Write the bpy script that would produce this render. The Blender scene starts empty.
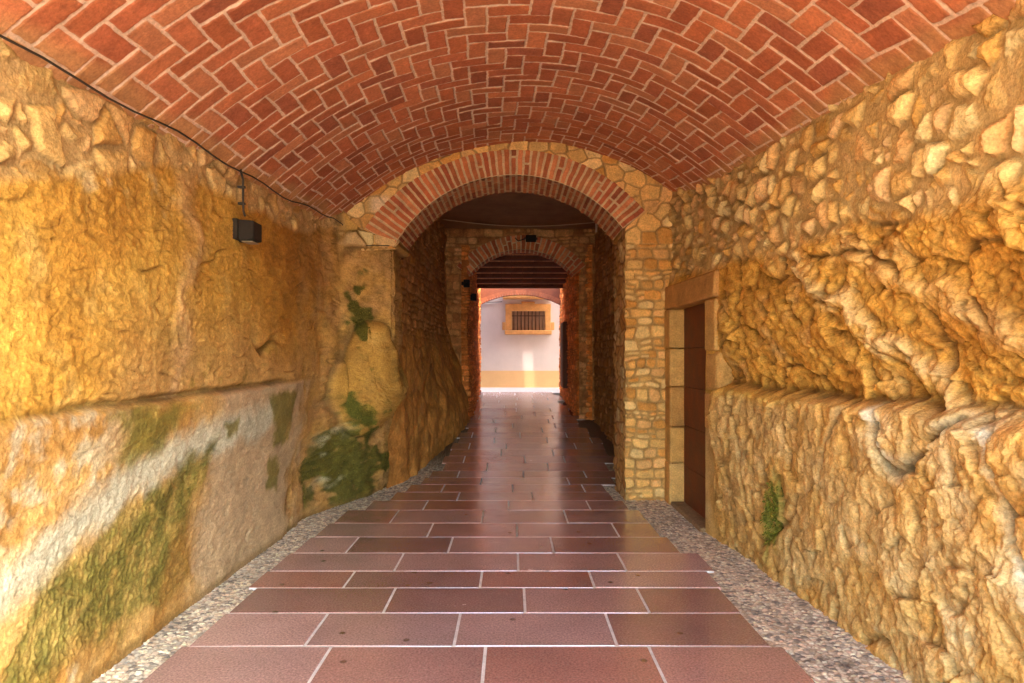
import bpy, bmesh, math, random
import numpy as np
from mathutils import Vector

random.seed(7)
rng = np.random.default_rng(7)
scene = bpy.context.scene
COL = bpy.data.collections.new("passage")
scene.collection.children.link(COL)
F = 683.0                       # focal length in pixels of the 1024 px wide picture
R = math.radians
YS = -1.2                       # where the passage begins, behind the camera

# ------------------------------------------------------------------ noise
def _h(ix, iy, seed):
    with np.errstate(over='ignore'):
        a = ix.astype(np.int64).astype(np.uint32) * np.uint32(374761393)
        b = iy.astype(np.int64).astype(np.uint32) * np.uint32(668265263)
        h = a + b + np.uint32((seed * 2246822519 + 3266489917) & 0xffffffff)
        h = (h ^ (h >> np.uint32(13))) * np.uint32(1274126177)
        h = (h ^ (h >> np.uint32(16))) * np.uint32(2654435761)
        h = h ^ (h >> np.uint32(15))
    return h

def h01(ix, iy, seed):
    return _h(ix, iy, seed).astype(np.float64) / 4294967296.0

def noise(x, y, seed=0):
    """gradient noise about -1..1"""
    xi = np.floor(x); yi = np.floor(y)
    fx = x - xi; fy = y - yi
    u = fx * fx * fx * (fx * (fx * 6 - 15) + 10)
    v = fy * fy * fy * (fy * (fy * 6 - 15) + 10)
    def g(dx, dy):
        a = h01(xi + dx, yi + dy, seed) * (2 * math.pi)
        return np.cos(a) * (fx - dx) + np.sin(a) * (fy - dy)
    n0 = g(0, 0) * (1 - u) + g(1, 0) * u
    n1 = g(0, 1) * (1 - u) + g(1, 1) * u
    return (n0 * (1 - v) + n1 * v) * 1.5

def fbm(x, y, o=4, seed=0, gain=.5):
    s = np.zeros(np.broadcast(x, y).shape); a = 1.0; t = 0
    for k in range(o):
        s = s + a * noise(x, y, seed + 17 * k); t += a
        x = x * 2.03 + 5.1; y = y * 2.03 - 3.7; a *= gain
    return s / t

def billow(x, y, o=3, seed=0, gain=.5):
    s = np.zeros(np.broadcast(x, y).shape); a = 1.0; t = 0
    for k in range(o):
        s = s + a * np.abs(noise(x, y, seed + 31 * k)); t += a
        x = x * 2.1 + 1.7; y = y * 2.1 + 9.2; a *= gain
    return s / t

def worley(x, y, seed=0, jit=.85):
    """returns distance to the cell border, three random numbers per cell, offset from the cell point"""
    xi = np.floor(x); yi = np.floor(y)
    f1 = np.full(x.shape, 9.0); f2 = np.full(x.shape, 9.0)
    p1x = np.zeros(x.shape); p1y = np.zeros(x.shape); p2x = np.zeros(x.shape); p2y = np.zeros(x.shape)
    c1x = np.zeros(x.shape); c1y = np.zeros(x.shape)
    for dx in (-1, 0, 1):
        for dy in (-1, 0, 1):
            cx = xi + dx; cy = yi + dy
            px = cx + .5 + (h01(cx, cy, seed) - .5) * jit
            py = cy + .5 + (h01(cx, cy, seed + 1) - .5) * jit
            d = np.hypot(px - x, py - y)
            m = d < f1
            m2 = (~m) & (d < f2)
            f2 = np.where(m, f1, np.where(m2, d, f2))
            p2x = np.where(m, p1x, np.where(m2, px, p2x)); p2y = np.where(m, p1y, np.where(m2, py, p2y))
            f1 = np.where(m, d, f1); p1x = np.where(m, px, p1x); p1y = np.where(m, py, p1y)
            c1x = np.where(m, cx, c1x); c1y = np.where(m, cy, c1y)
    sep = np.hypot(p2x - p1x, p2y - p1y) + 1e-6
    e = (f2 * f2 - f1 * f1) / (2 * sep)
    return e, [h01(c1x, c1y, seed + 5 + k) for k in range(4)], x - p1x, y - p1y

def coursed(x, z, seed, h=.13, w=.22):
    """roughly coursed rubble: distance to the joint, random numbers per stone"""
    zw = z + .035 * fbm(x * 2.2, z * 2.2, 2, seed) + .012 * noise(x * 9, z * 9, seed + 1)
    xw = x + .03 * fbm(x * 3, z * 3, 2, seed + 2) + .014 * noise(x * 9, z * 9, seed + 3)
    v = zw / h + .45 * noise(zw / h * .37, x * 0, seed + 4); r = np.floor(v); fv = v - r
    split = h01(np.floor(xw / .5 + h01(r, r * 0, seed + 5)), r, seed + 6) < .35
    sub = np.floor(fv * 2); fv2 = np.where(split, fv * 2 - sub, fv); hh = np.where(split, h * .5, h)
    key = r * 2 + np.where(split, sub, 0)
    ww = w * (.55 + .9 * h01(key, key * 0 + 7, seed + 7)) * np.where(split, .75, 1)
    u = xw / ww + 10 * h01(key, key * 0, seed + 8); u = u + .28 * noise(u * .5, key * 3.7, seed + 9)
    i = np.floor(u); fu = u - i
    a = np.minimum(fu, 1 - fu) * ww; b = np.minimum(fv2, 1 - fv2) * hh
    k = 70.0
    e = -np.log(np.exp(-k * a) + np.exp(-k * b)) / k
    return e, [h01(i, key, seed + 10 + q) for q in range(4)]

def facet(x, y, seed):
    """broken rock: flat chips, each tilted its own way"""
    e, r, a, b = worley(x + .25 * fbm(x * .7, y * .7, 2, seed + 60), y + .25 * fbm(x * .7, y * .7, 2, seed + 61), seed, .95)
    return (a * (r[0] - .5) + b * (r[1] - .5)) * 1.6 + .5 * (r[2] - .5) - .12 * np.exp(-(e / .05) ** 2)

def blur(a, n):
    for ax in (0, 1):
        p = [(0, 0), (0, 0)]; p[ax] = (n + 1, n)
        c = np.cumsum(np.pad(a, p, mode='edge'), axis=ax)
        a = (np.take(c, range(2 * n + 1, c.shape[ax]), axis=ax) - np.take(c, range(0, c.shape[ax] - 2 * n - 1), axis=ax)) / (2 * n + 1)
    return a

def crevice_shade(col, d, n=5, k=22, lo=.62, hi=1.12):
    """shade painted into the colour: darker in hollows of the relief, lighter on bumps"""
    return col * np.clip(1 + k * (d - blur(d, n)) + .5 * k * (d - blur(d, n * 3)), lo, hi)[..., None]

def ss(a, b, x):
    t = np.clip((x - a) / (b - a), 0, 1)
    return t * t * (3 - 2 * t)

def seg_dist(x, y, pts):
    d = np.full(x.shape, 1e9)
    for (ax, ay), (bx, by) in zip(pts[:-1], pts[1:]):
        vx, vy = bx - ax, by - ay
        t = np.clip(((x - ax) * vx + (y - ay) * vy) / (vx * vx + vy * vy), 0, 1)
        d = np.minimum(d, np.hypot(x - ax - t * vx, y - ay - t * vy))
    return d

def poly_sd(x, y, pts):
    """signed distance, positive inside"""
    d = seg_dist(x, y, list(pts) + [pts[0]])
    ins = np.zeros(x.shape, bool)
    n = len(pts)
    for i in range(n):
        ax, ay = pts[i]; bx, by = pts[(i + 1) % n]
        if ay == by: continue
        c = ((ay > y) != (by > y)) & (x < (bx - ax) * (y - ay) / (by - ay) + ax)
        ins ^= c
    return np.where(ins, d, -d)

def lin(r, g, b):
    f = lambda c: (c / 255 / 12.92) if c / 255 < .04045 else ((c / 255 + .055) / 1.055) ** 2.4
    return np.array([f(r), f(g), f(b)])

def mixc(a, b, t):
    return a * (1 - t[..., None]) + b * t[..., None]

DS = .92
_lin0 = lin
def lin(r, g, b):
    c = _lin0(r, g, b); l = c @ np.array([.3, .6, .1])
    return l + (c - l) * DS
def pal(rnd, cols):
    """pick one of the colours by a random field"""
    k = np.clip((rnd * len(cols)).astype(int), 0, len(cols) - 1)
    return np.array(cols)[k]

# ------------------------------------------------------------------ mesh helpers
def tag(o, label=None, cat=None, group=None, kind=None):
    if label: o['label'] = label
    if cat: o['category'] = cat
    if group: o['group'] = group
    if kind: o['kind'] = kind
    return o

def link(o, parent=None):
    COL.objects.link(o)
    if parent is not None: o.parent = parent
    return o

def empty(name, loc=(0, 0, 0)):
    o = bpy.data.objects.new(name, None); COL.objects.link(o); o.location = loc
    o.empty_display_size = .1
    return o

def child_local(o, parent):
    """parent a mesh whose vertices are in world space under an empty that stands elsewhere"""
    o.parent = parent
    o.matrix_parent_inverse = __import__('mathutils').Matrix.Translation(-Vector(parent.location))

def grid_normals(P, flip=False):
    du = np.gradient(P, axis=0); dv = np.gradient(P, axis=1)
    n = np.cross(du, dv)
    n /= np.linalg.norm(n, axis=-1, keepdims=True) + 1e-9
    return -n if flip else n

def grid_mesh(name, P, mat, col=None, sd=None, keep=None, parent=None, flip=False):
    n, m = P.shape[:2]
    idx = np.arange(n * m).reshape(n, m)
    q = np.stack([idx[:-1, :-1], idx[1:, :-1], idx[1:, 1:], idx[:-1, 1:]], -1)
    if flip: q = q[..., ::-1]
    q = q.reshape(-1, 4)
    if keep is not None:
        q = q[keep.reshape(-1)]
    me = bpy.data.meshes.new(name)
    me.vertices.add(n * m); me.vertices.foreach_set('co', P.astype(np.float32).ravel())
    me.loops.add(q.size); me.loops.foreach_set('vertex_index', q.astype(np.int32).ravel())
    me.polygons.add(len(q)); me.polygons.foreach_set('loop_start', np.arange(0, q.size, 4, dtype=np.int32))
    me.polygons.foreach_set('use_smooth', np.ones(len(q), bool))
    me.update(calc_edges=True); me.validate()
    if col is not None:
        a = me.color_attributes.new('col', 'FLOAT_COLOR', 'POINT')
        c = np.ones((n * m, 4), np.float32); c[:, :3] = col.reshape(-1, 3)
        a.data.foreach_set('color', c.ravel())
    a = me.attributes.new('sd', 'FLOAT', 'POINT')
    a.data.foreach_set('value', (np.ones(n * m) if sd is None else sd.ravel()).astype(np.float32))
    me.materials.append(mat)
    o = bpy.data.objects.new(name, me)
    return link(o, parent)

class MB:
    """collects boxes, bars, prisms with a colour each; build() links ONE mesh object"""
    def __init__(s): s.bm = bmesh.new(); s.cl = s.bm.loops.layers.float_color.new('col')
    def _paint(s, faces, c):
        for f in faces:
            for l in f.loops: l[s.cl] = (c[0], c[1], c[2], 1)
    def hexa(s, pts, c=(1, 1, 1), bevel=0, seg=1):
        v = [s.bm.verts.new(p) for p in pts]
        fs = [s.bm.faces.new([v[i] for i in f]) for f in
              ((3, 2, 1, 0), (4, 5, 6, 7), (0, 1, 5, 4), (1, 2, 6, 5), (2, 3, 7, 6), (3, 0, 4, 7))]
        if bevel:
            r = bmesh.ops.bevel(s.bm, geom=list({e for f in fs for e in f.edges}), offset=bevel, segments=seg,
                                affect='EDGES', profile=.5)
            fs = list({f for vv in r['verts'] if vv.is_valid for f in vv.link_faces})
        s._paint(fs, c)
    def box(s, x0, x1, y0, y1, z0, z1, c=(1, 1, 1), bevel=0, seg=1):
        s.hexa([(x0, y0, z0), (x1, y0, z0), (x1, y1, z0), (x0, y1, z0),
                (x0, y0, z1), (x1, y0, z1), (x1, y1, z1), (x0, y1, z1)], c, bevel, seg)
    def tube(s, pts, r, c=(1, 1, 1), n=8):
        pts = [Vector(p) for p in pts]; rings = []
        for i, p in enumerate(pts):
            t = (pts[min(i + 1, len(pts) - 1)] - pts[max(i - 1, 0)]).normalized()
            a = t.orthogonal().normalized() if i == 0 else (rings_a - t * rings_a.dot(t)).normalized()
            rings_a = a; b = t.cross(a)
            rings.append([s.bm.verts.new(p + (a * math.cos(k * 2 * math.pi / n) + b * math.sin(k * 2 * math.pi / n)) * r) for k in range(n)])
        fs = []
        for q, w in zip(rings[:-1], rings[1:]):
            for k in range(n):
                f = s.bm.faces.new((q[k], q[(k + 1) % n], w[(k + 1) % n], w[k])); f.smooth = True; fs.append(f)
        fs.append(s.bm.faces.new(rings[0][::-1])); fs.append(s.bm.faces.new(rings[-1]))
        s._paint(fs, c)
    def prism(s, outline, y0, y1, c=(1, 1, 1)):
        """outline in (x,z), extruded along y"""
        a = [s.bm.verts.new((x, y0, z)) for x, z in outline]; b = [s.bm.verts.new((x, y1, z)) for x, z in outline]
        fs = [s.bm.faces.new(a), s.bm.faces.new(b[::-1])]
        n = len(a)
        for i in range(n):
            fs.append(s.bm.faces.new((a[i], b[i], b[(i + 1) % n], a[(i + 1) % n])))
        s._paint(fs, c)
    def build(s, name, mat, parent=None):
        bmesh.ops.recalc_face_normals(s.bm, faces=s.bm.faces[:])
        me = bpy.data.meshes.new(name); s.bm.to_mesh(me); s.bm.free()
        for m in (mat if isinstance(mat, (list, tuple)) else [mat]): me.materials.append(m)
        o = bpy.data.objects.new(name, me); COL.objects.link(o)
        if parent is not None: child_local(o, parent)
        return o

# ------------------------------------------------------------------ materials
def nodes_of(name):
    m = bpy.data.materials.new(name); m.use_nodes = True
    nt = m.node_tree; nt.nodes.clear()
    out = nt.nodes.new('ShaderNodeOutputMaterial'); b = nt.nodes.new('ShaderNodeBsdfPrincipled')
    nt.links.new(b.outputs[0], out.inputs[0])
    return m, nt, b

def N(nt, t, **kw):
    n = nt.nodes.new(t)
    for k, v in kw.items():
        if k in n.inputs: n.inputs[k].default_value = v
        else: setattr(n, k, v)
    return n

def surf_mat(name, rough=.85, var=.35, vscale=9, fine=60, bump=.25, bdist=.012, mortar=None, msharp=.5,
             spec=.25, speck=0, fvar=None, gum=0, attr='col', base=None, bscale=None):
    """attribute colour x noise variation, optional mortar where the attribute sd is low, fine bump"""
    m, nt, b = nodes_of(name); L = nt.links.new
    tc = N(nt, 'ShaderNodeTexCoord')
    if base is None:
        at = N(nt, 'ShaderNodeAttribute', attribute_name=attr); csock = at.outputs['Color']
    else:
        at = N(nt, 'ShaderNodeRGB'); at.outputs[0].default_value = (*base, 1); csock = at.outputs[0]
    n1 = N(nt, 'ShaderNodeTexNoise', Scale=vscale, Detail=6.0, Roughness=.65); L(tc.outputs['Object'], n1.inputs['Vector'])
    n2 = N(nt, 'ShaderNodeTexNoise', Scale=fine, Detail=5.0, Roughness=.7); L(tc.outputs['Object'], n2.inputs['Vector'])
    r1 = N(nt, 'ShaderNodeMapRange'); r1.inputs[1].default_value = .3; r1.inputs[2].default_value = .7
    r1.inputs[3].default_value = 1 - var; r1.inputs[4].default_value = 1 + var * .75
    L(n1.outputs['Fac'], r1.inputs[0])
    r2 = N(nt, 'ShaderNodeMapRange'); r2.inputs[1].default_value = .3; r2.inputs[2].default_value = .7
    fv = var * .7 if fvar is None else fvar
    r2.inputs[3].default_value = 1 - fv; r2.inputs[4].default_value = 1 + fv * .9
    L(n2.outputs['Fac'], r2.inputs[0])
    mu = N(nt, 'ShaderNodeMath', operation='MULTIPLY'); L(r1.outputs[0], mu.inputs[0]); L(r2.outputs[0], mu.inputs[1])
    mm = N(nt, 'ShaderNodeVectorMath', operation='SCALE'); L(csock, mm.inputs[0]); L(mu.outputs[0], mm.inputs['Scale'])
    csock = mm.outputs[0]
    if speck:
        vo = N(nt, 'ShaderNodeTexNoise', Scale=speck, Detail=2.0); L(tc.outputs['Object'], vo.inputs['Vector'])
        rr = N(nt, 'ShaderNodeMapRange'); rr.inputs[1].default_value = .62; rr.inputs[2].default_value = .72
        L(vo.outputs['Fac'], rr.inputs[0])
        mx = N(nt, 'ShaderNodeMix', data_type='RGBA'); L(rr.outputs[0], mx.inputs[0]); L(csock, mx.inputs[6])
        mx.inputs[7].default_value = (.32, .25, .21, 1)
        csock = mx.outputs[2]
    if gum:
        vo = N(nt, 'ShaderNodeTexVoronoi', Scale=gum, voronoi_dimensions='2D'); L(tc.outputs['Object'], vo.inputs['Vector'])
        rr = N(nt, 'ShaderNodeMapRange'); rr.inputs[1].default_value = .022; rr.inputs[2].default_value = .038; rr.inputs[3].default_value = .75; rr.inputs[4].default_value = 0
        L(vo.outputs['Distance'], rr.inputs[0])
        mx = N(nt, 'ShaderNodeMix', data_type='RGBA'); L(rr.outputs[0], mx.inputs[0]); L(csock, mx.inputs[6])
        mx.inputs[7].default_value = (.06, .045, .04, 1)
        csock = mx.outputs[2]
    if mortar is not None:
        sd = N(nt, 'ShaderNodeAttribute', attribute_name='sd')
        ad = N(nt, 'ShaderNodeMath', operation='MULTIPLY_ADD'); L(n2.outputs['Fac'], ad.inputs[0]); ad.inputs[1].default_value = .55
        L(sd.outputs['Fac'], ad.inputs[2])
        rr = N(nt, 'ShaderNodeMapRange', interpolation_type='SMOOTHSTEP'); L(ad.outputs[0], rr.inputs[0])
        rr.inputs[1].default_value = .77 - msharp * .5; rr.inputs[2].default_value = .77 + msharp * .5
        mc = N(nt, 'ShaderNodeVectorMath', operation='SCALE'); mc.inputs[0].default_value = mortar; L(mu.outputs[0], mc.inputs['Scale'])
        mx = N(nt, 'ShaderNodeMix', data_type='RGBA'); L(rr.outputs[0], mx.inputs[0]); L(mc.outputs[0], mx.inputs[6]); L(csock, mx.inputs[7])
        csock = mx.outputs[2]
    L(csock, b.inputs['Base Color'])
    n3 = N(nt, 'ShaderNodeTexNoise', Scale=bscale or fine * .7, Detail=6.0, Roughness=.68); L(tc.outputs['Object'], n3.inputs['Vector'])
    bp = N(nt, 'ShaderNodeBump', Strength=bump, Distance=bdist); L(n3.outputs['Fac'], bp.inputs['Height'])
    L(bp.outputs[0], b.inputs['Normal'])
    rm = N(nt, 'ShaderNodeMapRange'); rm.inputs[3].default_value = max(.05, rough - .12); rm.inputs[4].default_value = min(1, rough + .12)
    L(n1.outputs['Fac'], rm.inputs[0]); L(rm.outputs[0], b.inputs['Roughness'])
    b.inputs['Specular IOR Level'].default_value = spec
    return m

M = {}
M['rock'] = surf_mat('weathered_rock', .9, .26, 6, 75, .6, .02, fvar=.36, bscale=60)
M['stone'] = surf_mat('rubble_masonry', .9, .26, 8, 70, .7, .018, fvar=.3)
M['dark_stone'] = surf_mat('passage_masonry', .9, .45, 6, 40, .6, .02)
M['vault'] = surf_mat('vault_tiles', .85, .22, 9, 60, .5, .009, mortar=(.71, .50, .35), msharp=.6, fvar=.26)
M['brick'] = surf_mat('arch_bricks', .85, .3, 9, 70, .4, .01, mortar=(.58, .39, .20), msharp=.45)
M['paver'] = surf_mat('porphyry_slabs', .23, .16, 1.6, 85, .09, .002, speck=75, spec=.9, fvar=.5, gum=1.7)
_b = next(n for n in M['paver'].node_tree.nodes if n.type == 'BSDF_PRINCIPLED')
_b.inputs['Coat Weight'].default_value = .65; _b.inputs['Coat Roughness'].default_value = .2; _b.inputs['Coat IOR'].default_value = 1.6
M['joint'] = surf_mat('joint_mortar', .9, .25, 12, 120, .4, .006, base=(.62, .60, .58))
M['pebble'] = surf_mat('set_pebbles', .7, .25, 14, 120, .3, .004, spec=.35)
M['wood'] = surf_mat('door_wood', .6, .4, 5, 50, .4, .006)
M['beam'] = surf_mat('old_beams', .8, .4, 5, 50, .4, .008)
M['plaster'] = surf_mat('brown_plaster', .9, .3, 3, 40, .4, .01)
M['white'] = surf_mat('white_render', .9, .07, 2, 40, .25, .006)
M['trim'] = surf_mat('tan_stone_trim', .85, .2, 6, 60, .3, .006)
M['metal'] = surf_mat('dark_metal', .75, .15, 8, 60, .1, .002, spec=.12)
M['cable'] = surf_mat('cable_sheath', .6, .15, 10, 60, .1, .002, base=(.05, .037, .028))
M['ground'] = surf_mat('sandy_ground', .9, .2, 1.5, 30, .3, .01, base=(.46, .36, .25))
M['street'] = surf_mat('pale_street', .7, .15, 3, 50, .2, .006, base=(.42, .34, .29))

# ------------------------------------------------------------------ terrain of the floor
def zf(Y):
    Y = np.asarray(Y, float)
    k = np.array([-5, 8.4, 9.0, 9.6, 14.0, 14.6, 17.6, 18.2, 30]); v = [0, 0, .010, .055, .425, .475, .675, .66, .66]
    return np.interp(Y, k, v)

g = MB(); g.box(-250, 250, -250, 250, -.4, -.07)
tag(g.build('ground', M['ground']), 'pale sandy ground around the passage', kind='structure')
g = MB(); g.box(-45, 45, 17.62, 21.2, .2, .655)
tag(g.build('street', M['street']), 'pale street crossing beyond the far gateway', kind='structure')

# ------------------------------------------------------------------ pavement of dark red slabs
EL = lambda Y: np.interp(Y, [0, 5.5, 6.6, 7, 7.5, 8.25, 9, 11, 13.2, 17.6], [-1.68, -1.72, -1.68, -1.56, -1.30, -1.12, -1.05, -.95, -.80, -.82])
ER = lambda Y: np.interp(Y, [0, 3.2, 4.5, 5, 5.9, 6.9, 7.8, 8.3, 8.8, 13.2, 14, 17.6], [1.45, 1.44, 1.35, 1.40, 1.30, 1.18, 1.08, 1.12, 1.45, 1.40, 1.2, 1.2])
rows = [1.24, 1.7, 2.2, 2.68, 3.16, 3.58, 4.05, 4.50, 4.855, 5.31, 5.79, 6.285, 6.83, 7.29, 7.76, 8.23]
while rows[-1] < 17.5: rows.append(rows[-1] + random.uniform(.43, .50))
rows[-1] = 17.62
while rows[0] > YS: rows.insert(0, rows[0] - .46)
r0 = rows.index(3.16); ROWOFF = [-.143, -.256, .047, -.253, .02, .365, .08, -.297, -.05, .20]
pv = MB(); jt = MB(); prev = None
slabc = [lin(182, 142, 132), lin(188, 150, 142), lin(174, 130, 120), lin(194, 156, 148), lin(180, 126, 112), lin(160, 120, 112), lin(170, 138, 132)]
for k in range(len(rows) - 1):
    y0, y1 = rows[k], rows[k + 1]; ym = (y0 + y1) / 2
    xl = float(EL(ym)) + random.uniform(-.06, .06); xr = float(ER(ym)) + random.uniform(-.07, .07)
    if ym > 8.6: xl += random.uniform(-.05, .1); xr += random.uniform(-.15, .08)
    far = ym > 8.4
    off = ROWOFF[k - r0] if 0 <= k - r0 < len(ROWOFF) else (-.25 if (k - r0) % 2 else .05)
    js = sorted(off + .82 * i + random.uniform(-.05, .05) * (1 if not far else 3) for i in range(-3, 4))
    js = [xl] + [j for j in js if xl + .15 < j < xr - .15] + [xr]
    gp = .008
    z0, z1 = float(zf(y0)), float(zf(y1))
    def bed(xa, xb, ya, yb):
        za, zb_ = float(zf(ya)), float(zf(yb))
        jt.hexa([(xa, ya, za - .05), (xb, ya, za - .05), (xb, yb, zb_ - .05), (xa, yb, zb_ - .05),
                 (xa, ya, za - .004), (xb, ya, za - .004), (xb, yb, zb_ - .004), (xa, yb, zb_ - .004)])
    bed(xl + .012, xr - .012, y0 + gp, y1 - gp)
    if prev is not None: bed(max(xl, prev[0]) + .006, min(xr, prev[1]) - .006, y0 - gp, y0 + gp)
    prev = (xl, xr)
    for a, b in zip(js[:-1], js[1:]):
        t = [random.uniform(-.0012, .0012) for _ in range(4)]
        sk = random.uniform(-.004, .004)
        c = random.choice(slabc) * random.uniform(.85, 1.12) * np.array([.93, .95, .98])
        pv.hexa([(a + gp, y0 + gp, z0 - .04), (b - gp, y0 + gp, z0 - .04), (b - gp, y1 - gp, z1 - .04), (a + gp, y1 - gp, z1 - .04),
                 (a + gp, y0 + gp + sk, z0 + t[0]), (b - gp, y0 + gp - sk, z0 + t[1]), (b - gp, y1 - gp, z1 + t[2]), (a + gp, y1 - gp, z1 + t[3])],
                c, .0035, 2)
tag(pv.build('pavement', M['paver']), 'dark red stone slabs laid in a running bond down the passage', kind='structure')
tag(jt.build('pavement_bed', M['joint']), 'pale mortar between the red paving slabs', kind='structure')

# ------------------------------------------------------------------ pebble borders

def ysamples(y0, y1, f=1.0, fmin=.006):
    ys = [y0]
    while ys[-1] < y1:
        y = ys[-1]
        d = .05 if y < 2.1 else max(fmin, .0011 * y * y * f)
        ys.append(min(y + d, y1))
    return np.array(ys)

def pebbles(x0, x1, name, label):
    ys = ysamples(YS, 13.6, .42, .0058); xs = np.arange(x0, x1, .0062)
    Y, X = np.meshgrid(ys, xs, indexing='ij')
    wx = X + .012 * noise(X * 14, Y * 14, 3); wy = Y + .012 * noise(X * 14, Y * 14, 4)
    e, r, dx, dy = worley(wx / .030, wy / .019, 11, .8)
    st = ss(.04, .30, e)
    z = zf(Y) - .022 + .008 * np.sqrt(st) * (.7 + .5 * r[0]) + .004 * fbm(X * 3, Y * 3, 2, 8)
    cols = [lin(176, 168, 150), lin(150, 145, 132), lin(120, 116, 106), lin(190, 176, 150), lin(140, 128, 108), lin(90, 88, 84), lin(165, 150, 132)]
    c = pal(r[1], cols) * (.8 + .4 * r[2])[..., None]
    c = mixc(np.array(lin(164, 152, 132)) * .55, c, ss(.03, .12, e))
    dirt = ss(.1, .6, fbm(X * 2.2, Y * 2.2, 3, 21))
    c = np.clip(c * np.array([2.15, 2.12, 2.05]), 0, .9) * (1 - .25 * dirt)[..., None]
    fade = ss(8.5, 10.5, Y)
    c = mixc(c, lin(110, 85, 60) * np.ones(3), fade)
    o = grid_mesh(name, np.stack([X, Y, z], -1), M['pebble'], c, flip=True)
    tag(o, label, kind='structure')
pebbles(-2.15, -.72, 'pebble_border', 'strip of grey pebbles set between the red slabs and the mossy wall')
pebbles(.92, 2.0, 'pebble_border', 'strip of grey pebbles set between the red slabs and the rough stone wall')

YEL = np.array([.97, 1.10, 1.0])
# ------------------------------------------------------------------ colours of the walls
GOLD = lin(212, 150, 52); GOLD2 = lin(196, 130, 34); TAN = lin(208, 160, 98); PALE = lin(222, 184, 134)
PINK = lin(196, 146, 108); WHITE = lin(214, 194, 174); MOSS = lin(122, 104, 30); MOSSD = lin(84, 80, 14); BROWN = lin(150, 100, 45)
STONES = [lin(218, 172, 104), lin(222, 178, 114), lin(212, 160, 90), lin(226, 190, 134), lin(214, 160, 100), lin(208, 152, 74), lin(220, 170, 116)]
GREY = lin(180, 164, 140)

# ------------------------------------------------------------------ right wall: rubble above, weathered rock below
XRW = lambda Y: np.interp(Y, [0, 3.2, 4.6, 6.0, 7.5], [1.90, 1.875, 1.82, 1.70, 1.655])
DOOR_Y0, DOOR_Y1, DOOR_Z = 6.02, 7.15, 2.04
def zR(Y): return np.interp(Y, [-1, 2.44, 3.5, 5.3, 6.3, 7.5], [2.55, 2.79, 2.93, 3.06, 3.14, 3.30])
def zL(Y): return np.interp(Y, [-1, 2.5, 4.7, 5.9, 6.8, 7.5], [2.52, 2.72, 2.84, 2.90, 2.98, 3.04])
def zC(Y): return 3.34 + .069 * np.asarray(Y)

def rubble(Y, z, seed, sx=.2, sz=.165, deep=1.0):
    """stones standing proud of their mortar: height, colour"""
    big = .5 + .5 * np.tanh(2.5 * noise(Y * .9 + seed, z * 1.1, seed + 40))
    wy = Y + .05 * fbm(Y * 3.2, z * 3.2, 2, seed + 2); wz = z + .05 * fbm(Y * 3.2, z * 3.2, 2, seed + 3)
    e1, r1, a1, b1 = worley(wy / sx, wz / sz, seed, .95)
    e2, r2, a2, b2 = worley(wy / (sx * .58), wz / (sz * .62), seed + 9, .95)
    pick = r1[3] < .32                       # a third of the cells break into smaller stones
    e = np.where(pick, np.minimum(e1 * sx, e2 * sx * .58), e1 * sx)
    rr = [np.where(pick, p, q) for p, q in zip(r2, r1)]
    a = np.where(pick, a2 * .6, a1); b = np.where(pick, b2 * .6, b1)
    edge = e + .012 * fbm(Y * 22, z * 22, 2, seed + 5)
    prof = np.clip((edge - .006) / (.04 + .035 * rr[2]), 0, 1) ** .62
    h = prof * (.020 + .040 * rr[0]) + prof * (a * (rr[1] - .5) + b * (rr[2] - .5)) * .03
    h += prof * (.016 * billow(Y * 9, z * 9, 3, seed + 6) + .006 * fbm(Y * 40, z * 40, 2, seed + 7))
    mort = .017 + .009 * fbm(Y * 5, z * 5, 3, seed + 8) + .003 * fbm(Y * 35, z * 35, 2, seed + 11)
    H = np.maximum(h, mort) * deep
    stone = ss(-.002, .008, h - mort)
    c = pal(rr[3] if False else (rr[1] * 7.13 % 1), STONES) * (.82 + .33 * rr[0])[..., None]
    return H, stone, c, rr

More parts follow.
